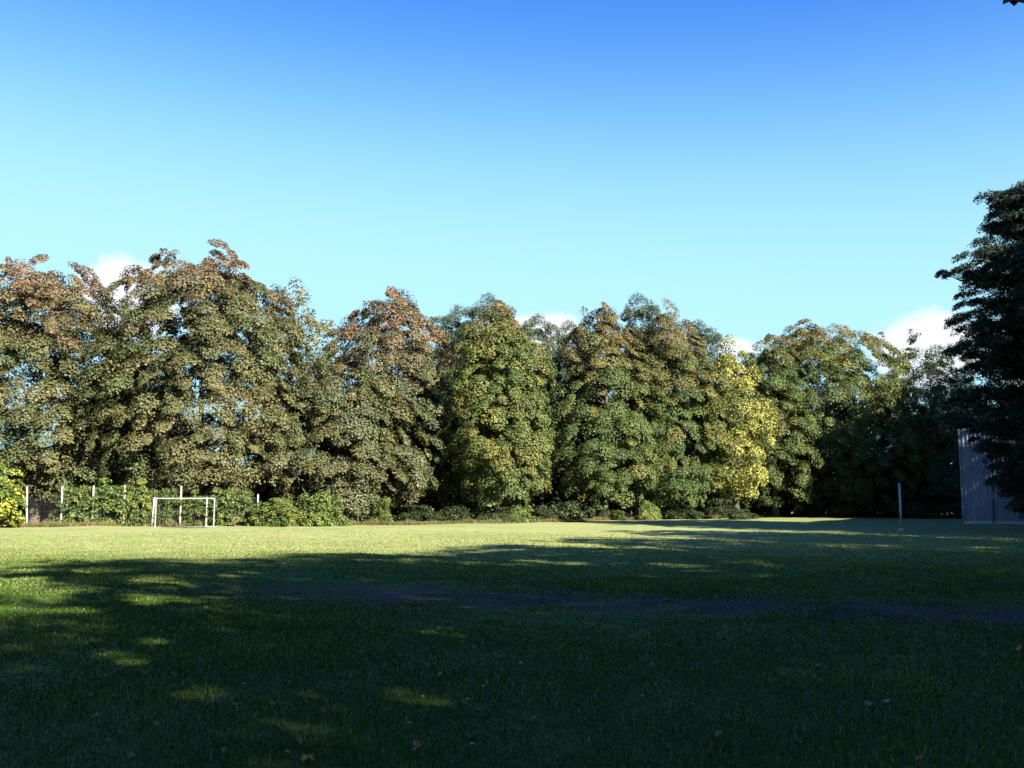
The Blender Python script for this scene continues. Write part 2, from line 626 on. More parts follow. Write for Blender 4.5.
def broadleaf(name, seed, H, z0, Rad, prof, pal, red=None, red_from=0.7, nc=330, nl=150, rc=1.0, size=0.175,
              lobes=0.19, gap=0.84, flat=0.60, jit=0.30, sq=(1, 1), lean=(0, 0), trunk_r=0.34, inner=0.22, up=0.35, aspect=0.75):
    """returns (crown mesh, trunk object builder)"""
    rng = np.random.default_rng(seed)
    pt = np.array(prof)
    ph = rng.random(6) * 6.28
    m = nc * 14
    t = rng.random(m)
    r = np.interp(t, pt[:, 0], pt[:, 1])
    keep = rng.random(m) < (r + 0.12 + 0.25 * t * t)
    t, r = t[keep], r[keep]
    az_ = rng.random(len(t)) * 2 * np.pi
    lob = (np.sin(2 * az_ + ph[0] + 3 * t) * 0.40 + np.sin(3 * az_ + ph[1] - 6 * t) * 0.40
           + np.sin(5 * az_ + ph[2] + 11 * t) * 0.35 + np.sin(13 * t + ph[3] + az_) * 0.30)
    rr = r * Rad * (1 + lobes * lob * (1 - 0.45 * t))
    inn = rng.random(len(t)) < inner + 0.33 * (t > 0.62)
    s = np.where(inn, 0.25 + 0.5 * rng.random(len(t)), 1 - 0.22 * rng.random(len(t)) ** 1.6)
    rr = rr * s
    x = np.cos(az_) * rr * sq[0] + lean[0] * t
    y = np.sin(az_) * rr * sq[1] + lean[1] * t
    top_w = 1 + 0.05 * np.sin(3 * az_ + ph[4]) + 0.03 * np.sin(5 * az_ + ph[5])
    z = z0 + t * (H - z0 - rc * 0.5) * top_w
    C = spaced(rng, np.stack([x, y, z], 1), rc * gap, nc)
    out = C * np.array((1, 1, 0)) - np.array((0, 0, 0))
    tt = ((C[:, 2] - z0) / (H - z0)).clip(0, 1)
    N = unit(unit(out + 1e-6) * (1.0 - 0.6 * tt)[:, None] + np.array((0, 0, 0.65)) + rng.normal(0, 0.18, C.shape))
    RC = rc * (0.50 + 0.80 * rng.random(len(C)))
    tint = pick(rng, pal, len(C)) * (0.85 + 0.3 * rng.random((len(C), 1)))
    if red is not None:
        q = ((tt - red_from) / (1 - red_from) + rng.normal(0, 0.28, len(C))).clip(0, 1)[:, None] * 0.85
        tint = tint * (1 - q) + np.array(red) * q
    V, F, c = leaves(rng, C, N, RC, nl, size, flat, tints=tint, jit=jit, up=up, aspect=aspect)
    # loose twigs of leaves breaking the outline
    k = max(10, nc // 11)
    sel = rng.choice(len(C), k, replace=False)
    C2 = C[sel] + N[sel] * RC[sel][:, None] * 0.6 + np.array((0, 0, 0.25))
    V2, F2, c2 = leaves(rng, C2, N[sel], RC[sel] * 0.42, max(20, nl // 5), size, 1.5, tints=tint[sel], jit=0.8, aspect=aspect)
    me = mesh_np(name + ' leaves', np.concatenate([V, V2]), 4, np.concatenate([F, F2 + len(V)]), np.concatenate([c, c2]))
    mb = MB()
    n = 9
    tz = np.linspace(-0.15, z0 + (H - z0) * 0.80, n)
    f = np.linspace(0, 1, n)
    px = lean[0] * f * 0.7 + np.cumsum(rng.normal(0, 0.10, n)); px -= px[0]
    py = lean[1] * f * 0.7 + np.cumsum(rng.normal(0, 0.10, n)); py -= py[0]
    tr = trunk_r * (1 - f * 0.86) * (1 + 0.5 * np.exp(-f * 14))
    mb.tube(np.stack([px, py, tz], 1), tr, 9)
    far = C[C[:, 2] > z0 + 0.22 * (H - z0)]
    far = far[rng.choice(len(far), min(len(far), 42), replace=False)] * np.array((0.76, 0.76, 0.97))
    for p in far:
        zf = max(z0 * 0.75, p[2] - np.hypot(p[0], p[1]) * (0.5 + 0.4 * rng.random()))
        fz = min(0.97, (zf + 0.15) / (tz[-1] + 0.15))
        j = fz * (n - 1)
        a = (np.interp(j, np.arange(n), px), np.interp(j, np.arange(n), py), np.interp(j, np.arange(n), tz))
        limb(mb, a, p, max(0.04, 0.36 * np.interp(j, np.arange(n), tr)), 0.025, rng, 0.08)
    return me, mb


def tree(kind, label, loc, parts, rz=0.0, scale=None, group=None, leaf=None, bark=None, cat='tree'):
    me, mb = parts
    t = thing(kind, label, cat, loc, rz, group, scale)
    mb.build('trunk', bark or M_BARK, t)
    new_obj('crown', me, leaf or M_LEAF, t)
    return t


def conifer(name, seed, H, levels, pal, nl=120, size=0.34, rc=0.75, flat=0.45, per=7, aspect=0.16, rise=0.10, tuft=1.0, trunk_r=0.35, inner0=0.3):
    """levels: list of (z, reach); boughs carry flattened sprays of needles"""
    rng = np.random.default_rng(seed)
    mb = MB()
    n = 9
    f = np.linspace(0, 1, n)
    px = np.cumsum(rng.normal(0, 0.05, n)); px -= px[0]
    py = np.cumsum(rng.normal(0, 0.05, n)); py -= py[0]
    mb.tube(np.stack([px, py, f * (H - 0.3) - 0.15], 1), trunk_r * (1 - 0.93 * f), 9)
    C, N, RC = [], [], []
    for z, reach in levels:
        a0 = rng.random() * 6.28
        for k in range(per):
            a_ = a0 + 2 * np.pi * (k + rng.normal(0, 0.16)) / per
            L = reach * (0.72 + 0.36 * rng.random())
            d = np.array((math.cos(a_), math.sin(a_), 0.0))
            zz = z + rng.normal(0, 0.25)
            tip = d * L + np.array((0, 0, zz + rise * L))
            root = np.array((0, 0, zz - 0.05 * L))
            limb(mb, root, tip, 0.03 + 0.014 * L, 0.015, rng, 0.10)
            m = max(2, int(L / (rc * 0.62)))
            for j in range(m):
                q = inner0 + (1 - inner0) * (j + 0.8) / m
                side = rng.normal(0, 0.30) * L * q * 0.55
                c = root + (tip - root) * q + np.array((-d[1], d[0], 0)) * side
                c[2] += -0.10 * L * math.sin(q * math.pi) + rng.normal(0, 0.10) + 0.12
                C.append(c); N.append(d * 0.35 + np.array((0, 0, 1.0)))
                RC.append(rc * (0.65 + 0.6 * rng.random()) * (1.15 - 0.35 * q))
    C.append(np.array((0, 0, H - 0.3))); N.append(np.array((0, 0, 1.0))); RC.append(rc * 0.7)
    C = np.array(C); N = unit(np.array(N)); RC = np.array(RC)
    tint = pick(rng, pal, len(C)) * (0.8 + 0.4 * rng.random((len(C), 1)))
    V, F, c = leaves(rng, C, N, RC, nl, size, flat * tuft, lo=-0.5, aspect=aspect, tints=tint, jit=0.6, up=0.3, droop=-0.35, fill=0.8)
    return mesh_np(name + ' needles', V, 4, F, c), mb


OLIVE = (((0.082, 0.079, 0.034), 4), ((0.072, 0.076, 0.033), 3), ((0.090, 0.083, 0.037), 2), ((0.058, 0.072, 0.028), 2))
GREYGREEN = (((0.078, 0.084, 0.046), 4), ((0.068, 0.080, 0.042), 3), ((0.090, 0.088, 0.046), 2))
GREEN = (((0.055, 0.080, 0.024), 4), ((0.075, 0.092, 0.028), 3), ((0.10, 0.10, 0.03), 2), ((0.045, 0.07, 0.024), 3))
GOLDGREEN = (((0.084, 0.096, 0.030), 4), ((0.112, 0.106, 0.032), 3), ((0.07, 0.09, 0.026), 4), ((0.055, 0.08, 0.024), 3))
YELLOW = (((0.205, 0.20, 0.05), 5), ((0.16, 0.165, 0.045), 2), ((0.25, 0.235, 0.07), 2), ((0.075, 0.09, 0.026), 3))
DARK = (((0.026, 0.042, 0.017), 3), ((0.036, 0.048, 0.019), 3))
RED = (0.122, 0.078, 0.048)
RUST = (0.118, 0.088, 0.040)
PINE = (((0.055, 0.078, 0.050), 3), ((0.045, 0.066, 0.046), 3), ((0.075, 0.088, 0.052), 1))
BLACKPINE = (((0.013, 0.023, 0.014), 3), ((0.019, 0.029, 0.017), 2))


def at(px, D):
    x = px2x(px, D)
    return (x, D, gz(x, D))


# ------------------------------------------------------------------ the tree line
G_LINE = 'trees along the far edge of the field'
# leftmost maple with a reddening top
tree('maple_tree', 'broad leafy tree with reddish brown top at the left end of the tree line', at(34, 75),
     broadleaf('maple', 11, 19.3, 2.4, 6.4, ROUND, OLIVE, RED, 0.62, nc=480, nl=310), group=G_LINE)
# tallest broad sycamore behind the goal
tree('sycamore_tree', 'tallest broad olive green tree, towering behind the small goal', at(196, 77),
     broadleaf('sycamore', 23, 20.4, 2.0, 8.3, ROUND, OLIVE, RED, 0.78, nc=680, nl=310), group=G_LINE)
tree('sycamore_tree', 'green tree filling the gap between the two tall olive trees at left', at(120, 80),
     broadleaf('sycamore filler', 29, 13.0, 2.0, 4.8, ROUND, GREEN, None, nc=260, nl=297), group=G_LINE)
tree('ash_tree', 'thin feathery pale tree rising beside the tallest olive tree', at(290, 84),
     broadleaf('ash', 31, 19.6, 4.0, 3.6, SLIM, GOLDGREEN, RUST, 0.5, nc=150, nl=81, rc=0.8, size=0.2, lobes=0.4, flat=1.2, jit=0.9), group=G_LINE)
tree('sycamore_tree', 'low spreading grey green tree with branches sweeping down to the grass', at(336, 79.5),
     broadleaf('low sycamore', 37, 11.6, 0.6, 5.7, ROUND, GREYGREEN + OLIVE, None, nc=420, nl=310, sq=(1.2, 0.85), lobes=0.38), group=G_LINE)
tree('maple_tree', 'tree with the rustiest red brown crown, behind the low grey green one', at(388, 87),
     broadleaf('red maple', 41, 19.4, 1.4, 6.9, COLUMN, GREYGREEN + OLIVE, (0.140, 0.082, 0.05), 0.5, nc=500, nl=310), group=G_LINE)
tree('maple_tree', 'narrow column shaped green and gold tree, sunlit, standing forward of the rest', at(498, 83.5),
     broadleaf('column maple', 43, 18.1, 1.9, 4.3, COLUMN, GOLDGREEN, RUST, 0.75, nc=380, nl=310, rc=0.95), group=G_LINE)
tree('chestnut_tree', 'left one of the two matching rounded brown green trees', at(604, 97),
     broadleaf('chestnut', 47, 20.2, 1.6, 5.3, COLUMN, GREEN, RUST, 0.5, nc=420, nl=324, rc=1.05, flat=0.5), group=G_LINE)
tree('chestnut_tree', 'right one of the two matching rounded brown green trees', at(673, 100),
     broadleaf('chestnut pair', 53, 20.4, 1.6, 5.4, COLUMN, GREEN, RUST, 0.55, nc=420, nl=324, rc=1.05, flat=0.5), group=G_LINE)
tree('ash_tree', 'feathery yellow tree leaning out beside the brown green pair', at(735, 101),
     broadleaf('yellow ash', 59, 17.4, 2.4, 3.4, SLIM, YELLOW, None, nc=150, nl=216, rc=1.0, size=0.19, lobes=0.6, gap=0.8, flat=1.1, jit=0.8), group=G_LINE)
tree('maple_tree', 'rounded green tree just right of the feathery yellow one', at(776, 110),
     broadleaf('filler maple', 63, 19.6, 0.9, 5.0, COLUMN, GREEN, RUST, 0.85, nc=330, nl=270, rc=1.05), group=G_LINE)
tree('sycamore_tree', 'wide spreading tree with sunlit green gold top and deeply shaded right side', at(830, 115),
     broadleaf('wide sycamore', 61, 21.6, 1.0, 10.8, ROUND, GOLDGREEN, RUST, 0.85, nc=680, nl=310, rc=1.2, size=0.19, sq=(1, 0.8)), group=G_LINE)
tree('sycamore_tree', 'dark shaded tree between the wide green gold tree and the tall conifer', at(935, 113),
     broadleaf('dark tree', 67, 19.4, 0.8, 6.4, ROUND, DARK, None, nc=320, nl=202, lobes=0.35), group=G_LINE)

# darker trees standing behind the front row
G_BACK = 'dark trees in the second row behind the front trees'
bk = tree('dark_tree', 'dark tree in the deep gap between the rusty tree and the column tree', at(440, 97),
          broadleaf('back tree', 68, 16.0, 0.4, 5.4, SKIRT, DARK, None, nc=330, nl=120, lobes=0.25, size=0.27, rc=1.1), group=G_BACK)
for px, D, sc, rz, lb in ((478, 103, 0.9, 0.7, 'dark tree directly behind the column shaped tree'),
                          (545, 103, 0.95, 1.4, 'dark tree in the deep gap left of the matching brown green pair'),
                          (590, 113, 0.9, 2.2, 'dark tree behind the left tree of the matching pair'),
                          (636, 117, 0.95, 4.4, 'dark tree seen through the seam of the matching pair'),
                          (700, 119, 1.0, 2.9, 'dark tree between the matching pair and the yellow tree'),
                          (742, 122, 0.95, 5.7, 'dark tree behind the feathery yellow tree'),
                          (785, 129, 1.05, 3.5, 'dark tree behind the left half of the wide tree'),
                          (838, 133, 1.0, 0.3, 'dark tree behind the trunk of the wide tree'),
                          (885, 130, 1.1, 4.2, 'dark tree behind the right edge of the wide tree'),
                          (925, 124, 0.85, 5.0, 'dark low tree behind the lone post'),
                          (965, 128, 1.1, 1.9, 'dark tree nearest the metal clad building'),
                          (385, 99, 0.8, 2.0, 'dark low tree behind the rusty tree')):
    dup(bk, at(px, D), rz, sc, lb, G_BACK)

# pines rising behind
G_PINE = 'pines behind the tree line'


PINEP = ((0, 0.5), (0.2, 0.95), (0.45, 1.0), (0.65, 0.85), (0.82, 0.72), (0.93, 0.5), (1, 0.12))
pa = broadleaf('pine', 71, 24.0, 7.0, 4.0, PINEP, PINE, None, nc=260, nl=190, rc=0.75, size=0.34, lobes=0.55, gap=0.75, flat=1.0, jit=0.8, up=0.5, aspect=0.22, inner=0.25)
pine0 = tree('pine_tree', 'blue green pine with two ragged tops above the matching brown green trees', at(645, 118), pa, group=G_PINE, leaf=M_NEEDLE, bark=M_PINEBARK, scale=1.08)
for px, D, sc, rz, lb in ((487, 104, 0.96, 1.0, 'pine with a narrow blue green top directly behind the green gold column tree'),
                          (450, 106, 0.93, 2.2, 'small pine top showing between the rusty crown and the column tree'),
                          (538, 108, 0.91, 3.9, 'grey green pine showing in the gap right of the column tree'),
                          (572, 112, 0.90, 0.4, 'pale thin pine just left of the matching brown green pair'),
                          (708, 120, 0.97, 5.1, 'dark pine top behind the feathery yellow tree')):
    dup(pine0, at(px, D), rz, sc, lb, G_PINE)

# tall dark conifer on the right
LV = [(1.6, 3.2), (2.6, 3.9), (3.7, 4.4), (5.0, 5.1), (6.3, 6.5), (7.2, 6.0), (8.4, 5.2), (9.6, 5.3), (10.8, 6.2), (12, 7.0), (12.8, 6.2), (14, 5.2), (15.2, 5.6), (16.2, 6.5), (17.0, 4.3), (17.8, 2.6), (18.6, 3.0), (19.2, 3.3), (19.9, 2.9), (20.3, 2.2)]
con = tree('conifer_tree', 'tall nearly black conifer with layered boughs at the right edge', at(1050, 60),
           conifer('conifer', 73, 20.9, LV, BLACKPINE, nl=170, size=0.34, rc=0.9, flat=0.42, per=10, rise=0.06, aspect=0.2, inner0=0.1), leaf=M_NEEDLE, bark=M_BARK, scale=(0.92, 0.92, 1.0))


# ------------------------------------------------------------------ undergrowth
def bush_mesh(name, seed, rx, ry, h, pal, nc=70, nl=110, size=0.16, rc=0.45):
    rng = np.random.default_rng(seed)
    m = nc * 8
    w_ = unit(rng.normal(size=(m, 3))); w_[:, 2] = np.abs(w_[:, 2])
    s = 1 - 0.35 * rng.random(m) ** 1.4
    wob = 1 + 0.22 * np.sin(4 * np.arctan2(w_[:, 1], w_[:, 0]) + seed) + 0.15 * np.sin(7 * w_[:, 2] + seed * 2)
    C = np.stack([w_[:, 0] * rx * s * wob, w_[:, 1] * ry * s, w_[:, 2] * (h - rc * 0.4) * s * wob + 0.1], 1)
    C = spaced(rng, C, rc * 0.62, nc)
    N = unit(unit(C) + np.array((0, 0, 0.6)) + rng.normal(0, 0.2, C.shape))
    tint = pick(rng, pal, len(C)) * (0.8 + 0.4 * rng.random((len(C), 1)))
    V, F, c = leaves(rng, C, N, rc * (0.7 + 0.6 * rng.random(len(C))), nl, size, 0.7, tints=tint, jit=0.6)
    mb = MB()
    for p in C[rng.choice(len(C), 12, replace=False)]:
        limb(mb, (rng.normal(0, 0.1), rng.normal(0, 0.1), -0.05), p, 0.03, 0.01, rng, 0.05)
    return mesh_np(name + ' leaves', V, 4, F, c), mb


def bush(kind, label, loc, parts, group=None, rz=0.0, scale=None):
    me, mb = parts
    t = thing(kind, label, 'bush', loc, rz, group, scale)
    mb.build('stems', M_BARK, t)
    new_obj('foliage', me, M_LEAF, t)
    return t


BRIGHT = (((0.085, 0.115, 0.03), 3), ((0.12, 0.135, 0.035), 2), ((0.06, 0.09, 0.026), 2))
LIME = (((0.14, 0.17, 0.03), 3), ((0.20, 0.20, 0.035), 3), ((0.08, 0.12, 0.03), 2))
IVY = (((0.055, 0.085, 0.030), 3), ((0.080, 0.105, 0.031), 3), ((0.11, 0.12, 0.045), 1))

bush('lime_bush', 'bright yellow green bush at the left end beside the first fence post', at(-21, 66),
     bush_mesh('lime bush', 81, 2.3, 1.7, 4.9, LIME, nc=120, nl=120, size=0.2, rc=0.55))
G_BR = 'brambles grown over the chain link fence'
br0 = bush('bramble_bush', 'bramble thicket on the fence between the second and third posts', at(80, 70.0),
           bush_mesh('bramble', 83, 1.8, 1.0, 2.5, IVY, nc=90), G_BR)
br1 = bush('bramble_bush', 'tall bramble growth on the fence left of the goal', at(107, 70.0),
           bush_mesh('bramble tall', 87, 1.9, 1.0, 3.0, BRIGHT, nc=110), G_BR)
for src, px, D, sc, rz, lb in (
        (br1, 139, 69.8, (0.62, 0.9, 1.0), 3.0, 'highest bramble growth on the fence at the left goalpost'),
        (br0, 167.5, 69.9, (0.5, 0.9, 0.95), 3.2, 'bramble behind the left half of the goal mouth'),
        (br1, 196, 69.9, (0.6, 0.9, 0.75), 0.2, 'bramble behind the right half of the goal mouth'),
        (br0, 229, 69.8, (0.95, 1, 0.95), 6.1, 'bramble on the fence just right of the goal'),
        (br1, 272, 69.6, (0.7, 1, 0.6), 3.3, 'bramble just beyond the last fence post')):
    dup(src, at(px, D), rz, sc, lb, G_BR)
G_UN = 'undergrowth beneath the trees'
ub0 = bush('shrub', 'bright shrub at the foot of the low grey green tree', at(320, 72.5),
           bush_mesh('shrub', 89, 1.6, 1.1, 1.9, BRIGHT, nc=70), G_UN)
ub1 = bush('shrub', 'dark shrub at the foot of the column shaped tree, left side', at(462, 83),
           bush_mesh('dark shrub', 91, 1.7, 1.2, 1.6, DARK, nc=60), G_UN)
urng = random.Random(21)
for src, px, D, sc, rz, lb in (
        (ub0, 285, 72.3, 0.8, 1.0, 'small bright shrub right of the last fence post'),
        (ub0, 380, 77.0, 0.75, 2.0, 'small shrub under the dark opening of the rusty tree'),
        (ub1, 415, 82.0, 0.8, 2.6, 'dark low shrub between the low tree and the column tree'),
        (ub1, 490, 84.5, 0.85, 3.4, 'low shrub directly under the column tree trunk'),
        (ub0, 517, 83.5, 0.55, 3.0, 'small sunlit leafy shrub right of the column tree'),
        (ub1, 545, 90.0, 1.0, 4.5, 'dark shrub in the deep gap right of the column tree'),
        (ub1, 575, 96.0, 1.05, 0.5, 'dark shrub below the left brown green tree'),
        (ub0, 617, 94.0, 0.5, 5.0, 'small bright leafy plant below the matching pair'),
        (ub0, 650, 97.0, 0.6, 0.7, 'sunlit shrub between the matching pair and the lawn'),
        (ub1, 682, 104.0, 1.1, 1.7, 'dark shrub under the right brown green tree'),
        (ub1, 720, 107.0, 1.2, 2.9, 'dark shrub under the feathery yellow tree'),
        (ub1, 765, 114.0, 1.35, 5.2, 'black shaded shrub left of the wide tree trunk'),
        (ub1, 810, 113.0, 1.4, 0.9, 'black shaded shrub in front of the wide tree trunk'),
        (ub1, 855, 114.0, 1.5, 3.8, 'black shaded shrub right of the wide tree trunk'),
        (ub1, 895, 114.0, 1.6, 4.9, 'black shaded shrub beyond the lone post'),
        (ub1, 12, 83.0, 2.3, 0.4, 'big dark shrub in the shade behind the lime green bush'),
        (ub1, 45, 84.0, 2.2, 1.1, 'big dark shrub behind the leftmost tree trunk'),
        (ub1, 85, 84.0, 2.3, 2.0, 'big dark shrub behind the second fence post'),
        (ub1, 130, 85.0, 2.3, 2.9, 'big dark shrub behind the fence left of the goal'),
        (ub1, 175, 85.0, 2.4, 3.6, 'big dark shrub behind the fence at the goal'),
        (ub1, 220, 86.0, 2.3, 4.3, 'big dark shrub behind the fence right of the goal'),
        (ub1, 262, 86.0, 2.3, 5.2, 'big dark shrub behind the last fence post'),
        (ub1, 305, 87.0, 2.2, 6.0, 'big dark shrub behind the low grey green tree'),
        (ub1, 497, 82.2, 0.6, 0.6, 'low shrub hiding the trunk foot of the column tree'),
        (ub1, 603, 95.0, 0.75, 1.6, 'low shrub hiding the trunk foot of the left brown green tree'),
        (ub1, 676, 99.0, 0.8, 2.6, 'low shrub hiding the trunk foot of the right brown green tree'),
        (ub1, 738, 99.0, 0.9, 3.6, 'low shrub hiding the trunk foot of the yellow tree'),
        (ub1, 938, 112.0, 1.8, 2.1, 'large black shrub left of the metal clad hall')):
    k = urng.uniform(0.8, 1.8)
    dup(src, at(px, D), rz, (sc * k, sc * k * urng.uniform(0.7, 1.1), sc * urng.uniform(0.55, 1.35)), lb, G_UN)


# ------------------------------------------------------------------ chain link fence
def build_fence():
    D = 69.2
    pxs = (28, 62, 93, 124, 153, 181, 207, 233, 258)
    x0 = px2x(28, D)
    t = thing('chain_link_fence', 'chain link fence on pale concrete posts behind the goal, half buried in brambles', 'fence', (x0, D, 0))
    rng = np.random.default_rng(3)
    hs = (2.75, 2.75, 2.8, 2.8, 2.0, 2.75, 2.0, 2.0, 2.2)
    for px, h in zip(pxs, hs):
        x = px2x(px, D) - x0
        b = MB()
        b.box(-0.046, 0.046, -0.046, 0.046, -0.3, h)
        o = b.build('post', M_CONC, t, smooth=False, bevel=0.012)
        o.location = (x, 0, 0)
        o.rotation_euler = (rng.normal(0, 0.012), rng.normal(0, 0.012), 0)
    L = px2x(258, D) - x0
    b = MB()
    h = 1.95
    for z in (0.08, 1.0, h):
        b.tube([(0, 0.085, z), (L, 0.085, z)], 0.006, 4)
    s = 0.10
    k = int((L + h) / s)
    for i in range(-int(h / s), int(L / s)):
        xa, xb = i * s, i * s + h
        za, zb = 0.05, h
        if xa < 0: za += -xa; xa = 0
        if xb > L: zb -= xb - L; xb = L
        if zb > za:
            b.tube([(xa, 0.085, za), (xb, 0.085, zb)], 0.0016, 3, cap=False)
            b.tube([(L - xa, 0.091, za), (L - xb, 0.091, zb)], 0.0016, 3, cap=False)
    b.build('wire_mesh', M_WIRE, t)


build_fence()


# ------------------------------------------------------------------ small goal
def build_goal():
    D = 66.0
    xa, xb = px2x(156, D), px2x(214.5, D)
    t = thing('football_goal', 'small white football goal with square posts standing at the fence', 'goal', (xa, D, gz(xa, D)))
    w_ = xb - xa
    h = py2z(498, D) - gz(xa, D)
    for x in (0, w_):
        b = MB(); b.box(x - 0.031, x + 0.031, -0.031, 0.031, -0.1, h - 0.066)
        b.build('goalpost', M_WHITE, t, False, 0.008)
    b = MB(); b.box(-0.031, w_ + 0.031, -0.031, 0.031, h - 0.064, h)
    b.build('crossbar', M_WHITE, t, False, 0.008)
    for x in (0, w_):
        b = MB()
        b.tube([(x, 0.05, h - 0.12), (x, 0.5, h - 0.35), (x, 1.1, 0.05)], 0.022, 6)
        b.build('stay', M_WIRE, t)
    b = MB(); b.tube([(0.0, 1.1, 0.04), (w_, 1.1, 0.04)], 0.025, 6)
    b.build('ground_bar', M_WIRE, t)


build_goal()


# ------------------------------------------------------------------ lone post
def build_post():
    D = 60.0
    x, y, z = at(900, D)
    t = thing('lone_post', 'slim pale post standing alone on the shaded grass before the dark trees', 'post', (x, y, z))
    h = py2z(484, D) - z
    b = MB(); b.tube([(0, 0, -0.1), (0.02, 0, h * 0.5), (0.01, 0, h)], [0.075, 0.07, 0.066], 12)
    b.build('shaft', M_POLE, t)
    b = MB(); b.tube([(0.01, 0, h - 0.01), (0.01, 0, h + 0.03), (0.01, 0, h + 0.05)], [0.085, 0.085, 0.03], 12)
    b.build('cap', M_POLE, t)
    b = MB(); b.tube([(0, 0, -0.05), (0, 0, 0.10), (0, 0, 0.16)], [0.17, 0.15, 0.09], 12)
    b.build('footing', M_CONC, t)


build_post()


# ------------------------------------------------------------------ metal clad hall on the right
def build_hall():
    m, q = mat_new('blue grey profiled cladding')
    tcn = q.n('ShaderNodeTexCoord')
    mp = q.n('ShaderNodeMapping'); mp.inputs['Scale'].default_value = (1, 1, 0.12)
    q.t.links.new(tcn.outputs['Object'], mp.inputs[0])
    f = q.noise(mp.outputs[0], 2.2, 5.0, 0.65)
    c = q.ramp(f, ((0.3, (0.04, 0.05, 0.10)), (0.55, (0.085, 0.10, 0.17)), (0.8, (0.19, 0.19, 0.24))))
    p = q.n('ShaderNodeBsdfPrincipled')
    q.put(p.inputs['Base Color'], c)
    p.inputs['Roughness'].default_value = 0.45
    o = q.n('ShaderNodeOutputMaterial'); q.t.links.new(p.outputs[0], o.inputs[0])
    trim = simple_mat('pale trim', (0.09, 0.10, 0.14), (0.15, 0.16, 0.20), 3, 0.5)
    D = 78.0
    x0 = px2x(963, D)
    h = py2z(432, D)
    wd, dp = 26.0, 16.0
    t = thing('metal_hall', 'tall blue grey metal clad building wall behind the dark conifer', 'building', (x0, D, 0), R(-34))

    def clad(name, L, axis, off):
        prof = []
        s = 0.0
        while s < L:
            for a, dd in ((0, 0), (0.12, 0), (0.16, 0.03), (0.26, 0.03)):
                if s + a <= L: prof.append((s + a, dd))
            s += 0.30
        prof.append((L, 0))
        V = []
        for u, dd in prof:
            for z in (0.25, h):
                V.append((u, off - dd, z) if axis == 'x' else (off - dd, u, z))
        F = [(2 * i, 2 * i + 2, 2 * i + 3, 2 * i + 1) if axis == 'x' else (2 * i, 2 * i + 1, 2 * i + 3, 2 * i + 2) for i in range(len(prof) - 1)]
        me = bpy.data.meshes.new(name); me.from_pydata(V, [], F); me.update()
        return new_obj(name, me, m, t)
    clad('wall', wd, 'x', 0.0)
    clad('wall', dp, 'y', 0.0)
    b = MB(); b.box(0.01, wd, 0.01, dp, -0.2, 0.25); b.build('plinth', M_CONC, t, False)
    b = MB(); b.box(wd - 0.1, wd, 0.01, dp, 0.25, h); b.box(0.01, wd - 0.1, dp - 0.1, dp, 0.25, h); b.build('rear_wall', m, t, False)
    b = MB()
    b.box(-0.12, wd, -0.12, dp + 0.05, h, h + 0.22)
    b.build('roof', trim, t, False, 0.02)
    b = MB(); b.box(-0.09, 0.03, -0.09, 0.03, 0.25, h - 0.002); b.build('corner_trim', trim, t, False, 0.01)
    for u in (2.1, 7.0):
        b = MB(); b.tube([(u, -0.16, 0.1), (u, -0.16, h - 0.05)], 0.06, 8); b.build('downpipe', trim, t)


build_hall()

# ------------------------------------------------------------------ trees standing out of view that shade the field
G_OFF = 'shade trees standing out of view right of and behind the viewpoint'
L_OFF = 'tall leafy shade tree standing beside the field outside the picture'
sh = broadleaf('shade tree', 101, 21.0, 4.0, 5.6, ROUND, GREEN, None, nc=270, nl=105, size=0.34, rc=1.2, inner=0.3)
sh2 = broadleaf('light shade tree', 103, 21.0, 4.0, 5.6, ROUND, GREEN, None, nc=128, nl=85, size=0.34, rc=1.15, inner=0.3, lobes=0.4)
SH = [  # x, y, scale, turn
    (17.6, -0.2, 0.98, 1.1), (22.6, 4.4, 0.98, 2.3), (27.4, 12.4, 1.00, 3.0),
    (32.5, 24.0, 1.02, 4.1), (40.0, 33.0, 1.08, 5.0), (48.0, 38.0, 1.22, 0.6), (54.0, 46.0, 1.16, 1.9),
    (68.0, 60.0, 1.20, 2.7), (74.0, 78.0, 1.20, 3.6), (70.0, 104.0, 1.15, 2.8),
    (31.0, 2.0, 1.05, 1.5), (38.0, 14.0, 1.1, 2.9), (47.0, 24.0, 1.15, 4.8), (61.0, 50.0, 1.2, 5.8), (13.9, -4.2, 1.0, 0.0), (49.5, 88.4, 1.1, 2.6), (55.0, 84.4, 1.2, 4.9),
      (59.0, 90.0, 1.3, 2.2), (66.0, 84.0, 1.3, 4.0), (62.5, 100.0, 1.2, 5.0), (73.0, 92.0, 1.3, 1.0), (44.0, 52.0, 1.28, 0.4), (37.5, 44.0, 1.15, 3.3)]
s0 = tree('shade_tree', L_OFF, (SH[0][0] + 3.0, SH[0][1] + 2.6, 0), sh, rz=SH[0][3], scale=SH[0][2], group=G_OFF)
for x, y, sc, rz in SH[1:]:
    dup(s0, (x + 3.0, y + 2.6, 0), rz, sc, L_OFF, G_OFF)
SH2 = [(9.0, -11.2, 0.88, 1.7), (13.5, -13.2, 0.85, 3.1), (18.0, -17.5, 0.9, 4.6), (5.0, -17.0, 1.0, 4.4), (23.0, -8.0, 1.05, 0.2), (-4.0, -19.0, 0.95, 3.9), (8.0, -28.0, 1.0, 0.9), (19.0, -22.0, 1.0, 2.0)]
s1 = tree('shade_tree', L_OFF, (SH2[0][0] + 3.0, SH2[0][1] + 2.6, 0), sh2, rz=SH2[0][3], scale=SH2[0][2], group=G_OFF)
for x, y, sc, rz in SH2[1:]:
    dup(s1, (x + 3.0, y + 2.6, 0), rz, sc, L_OFF, G_OFF)


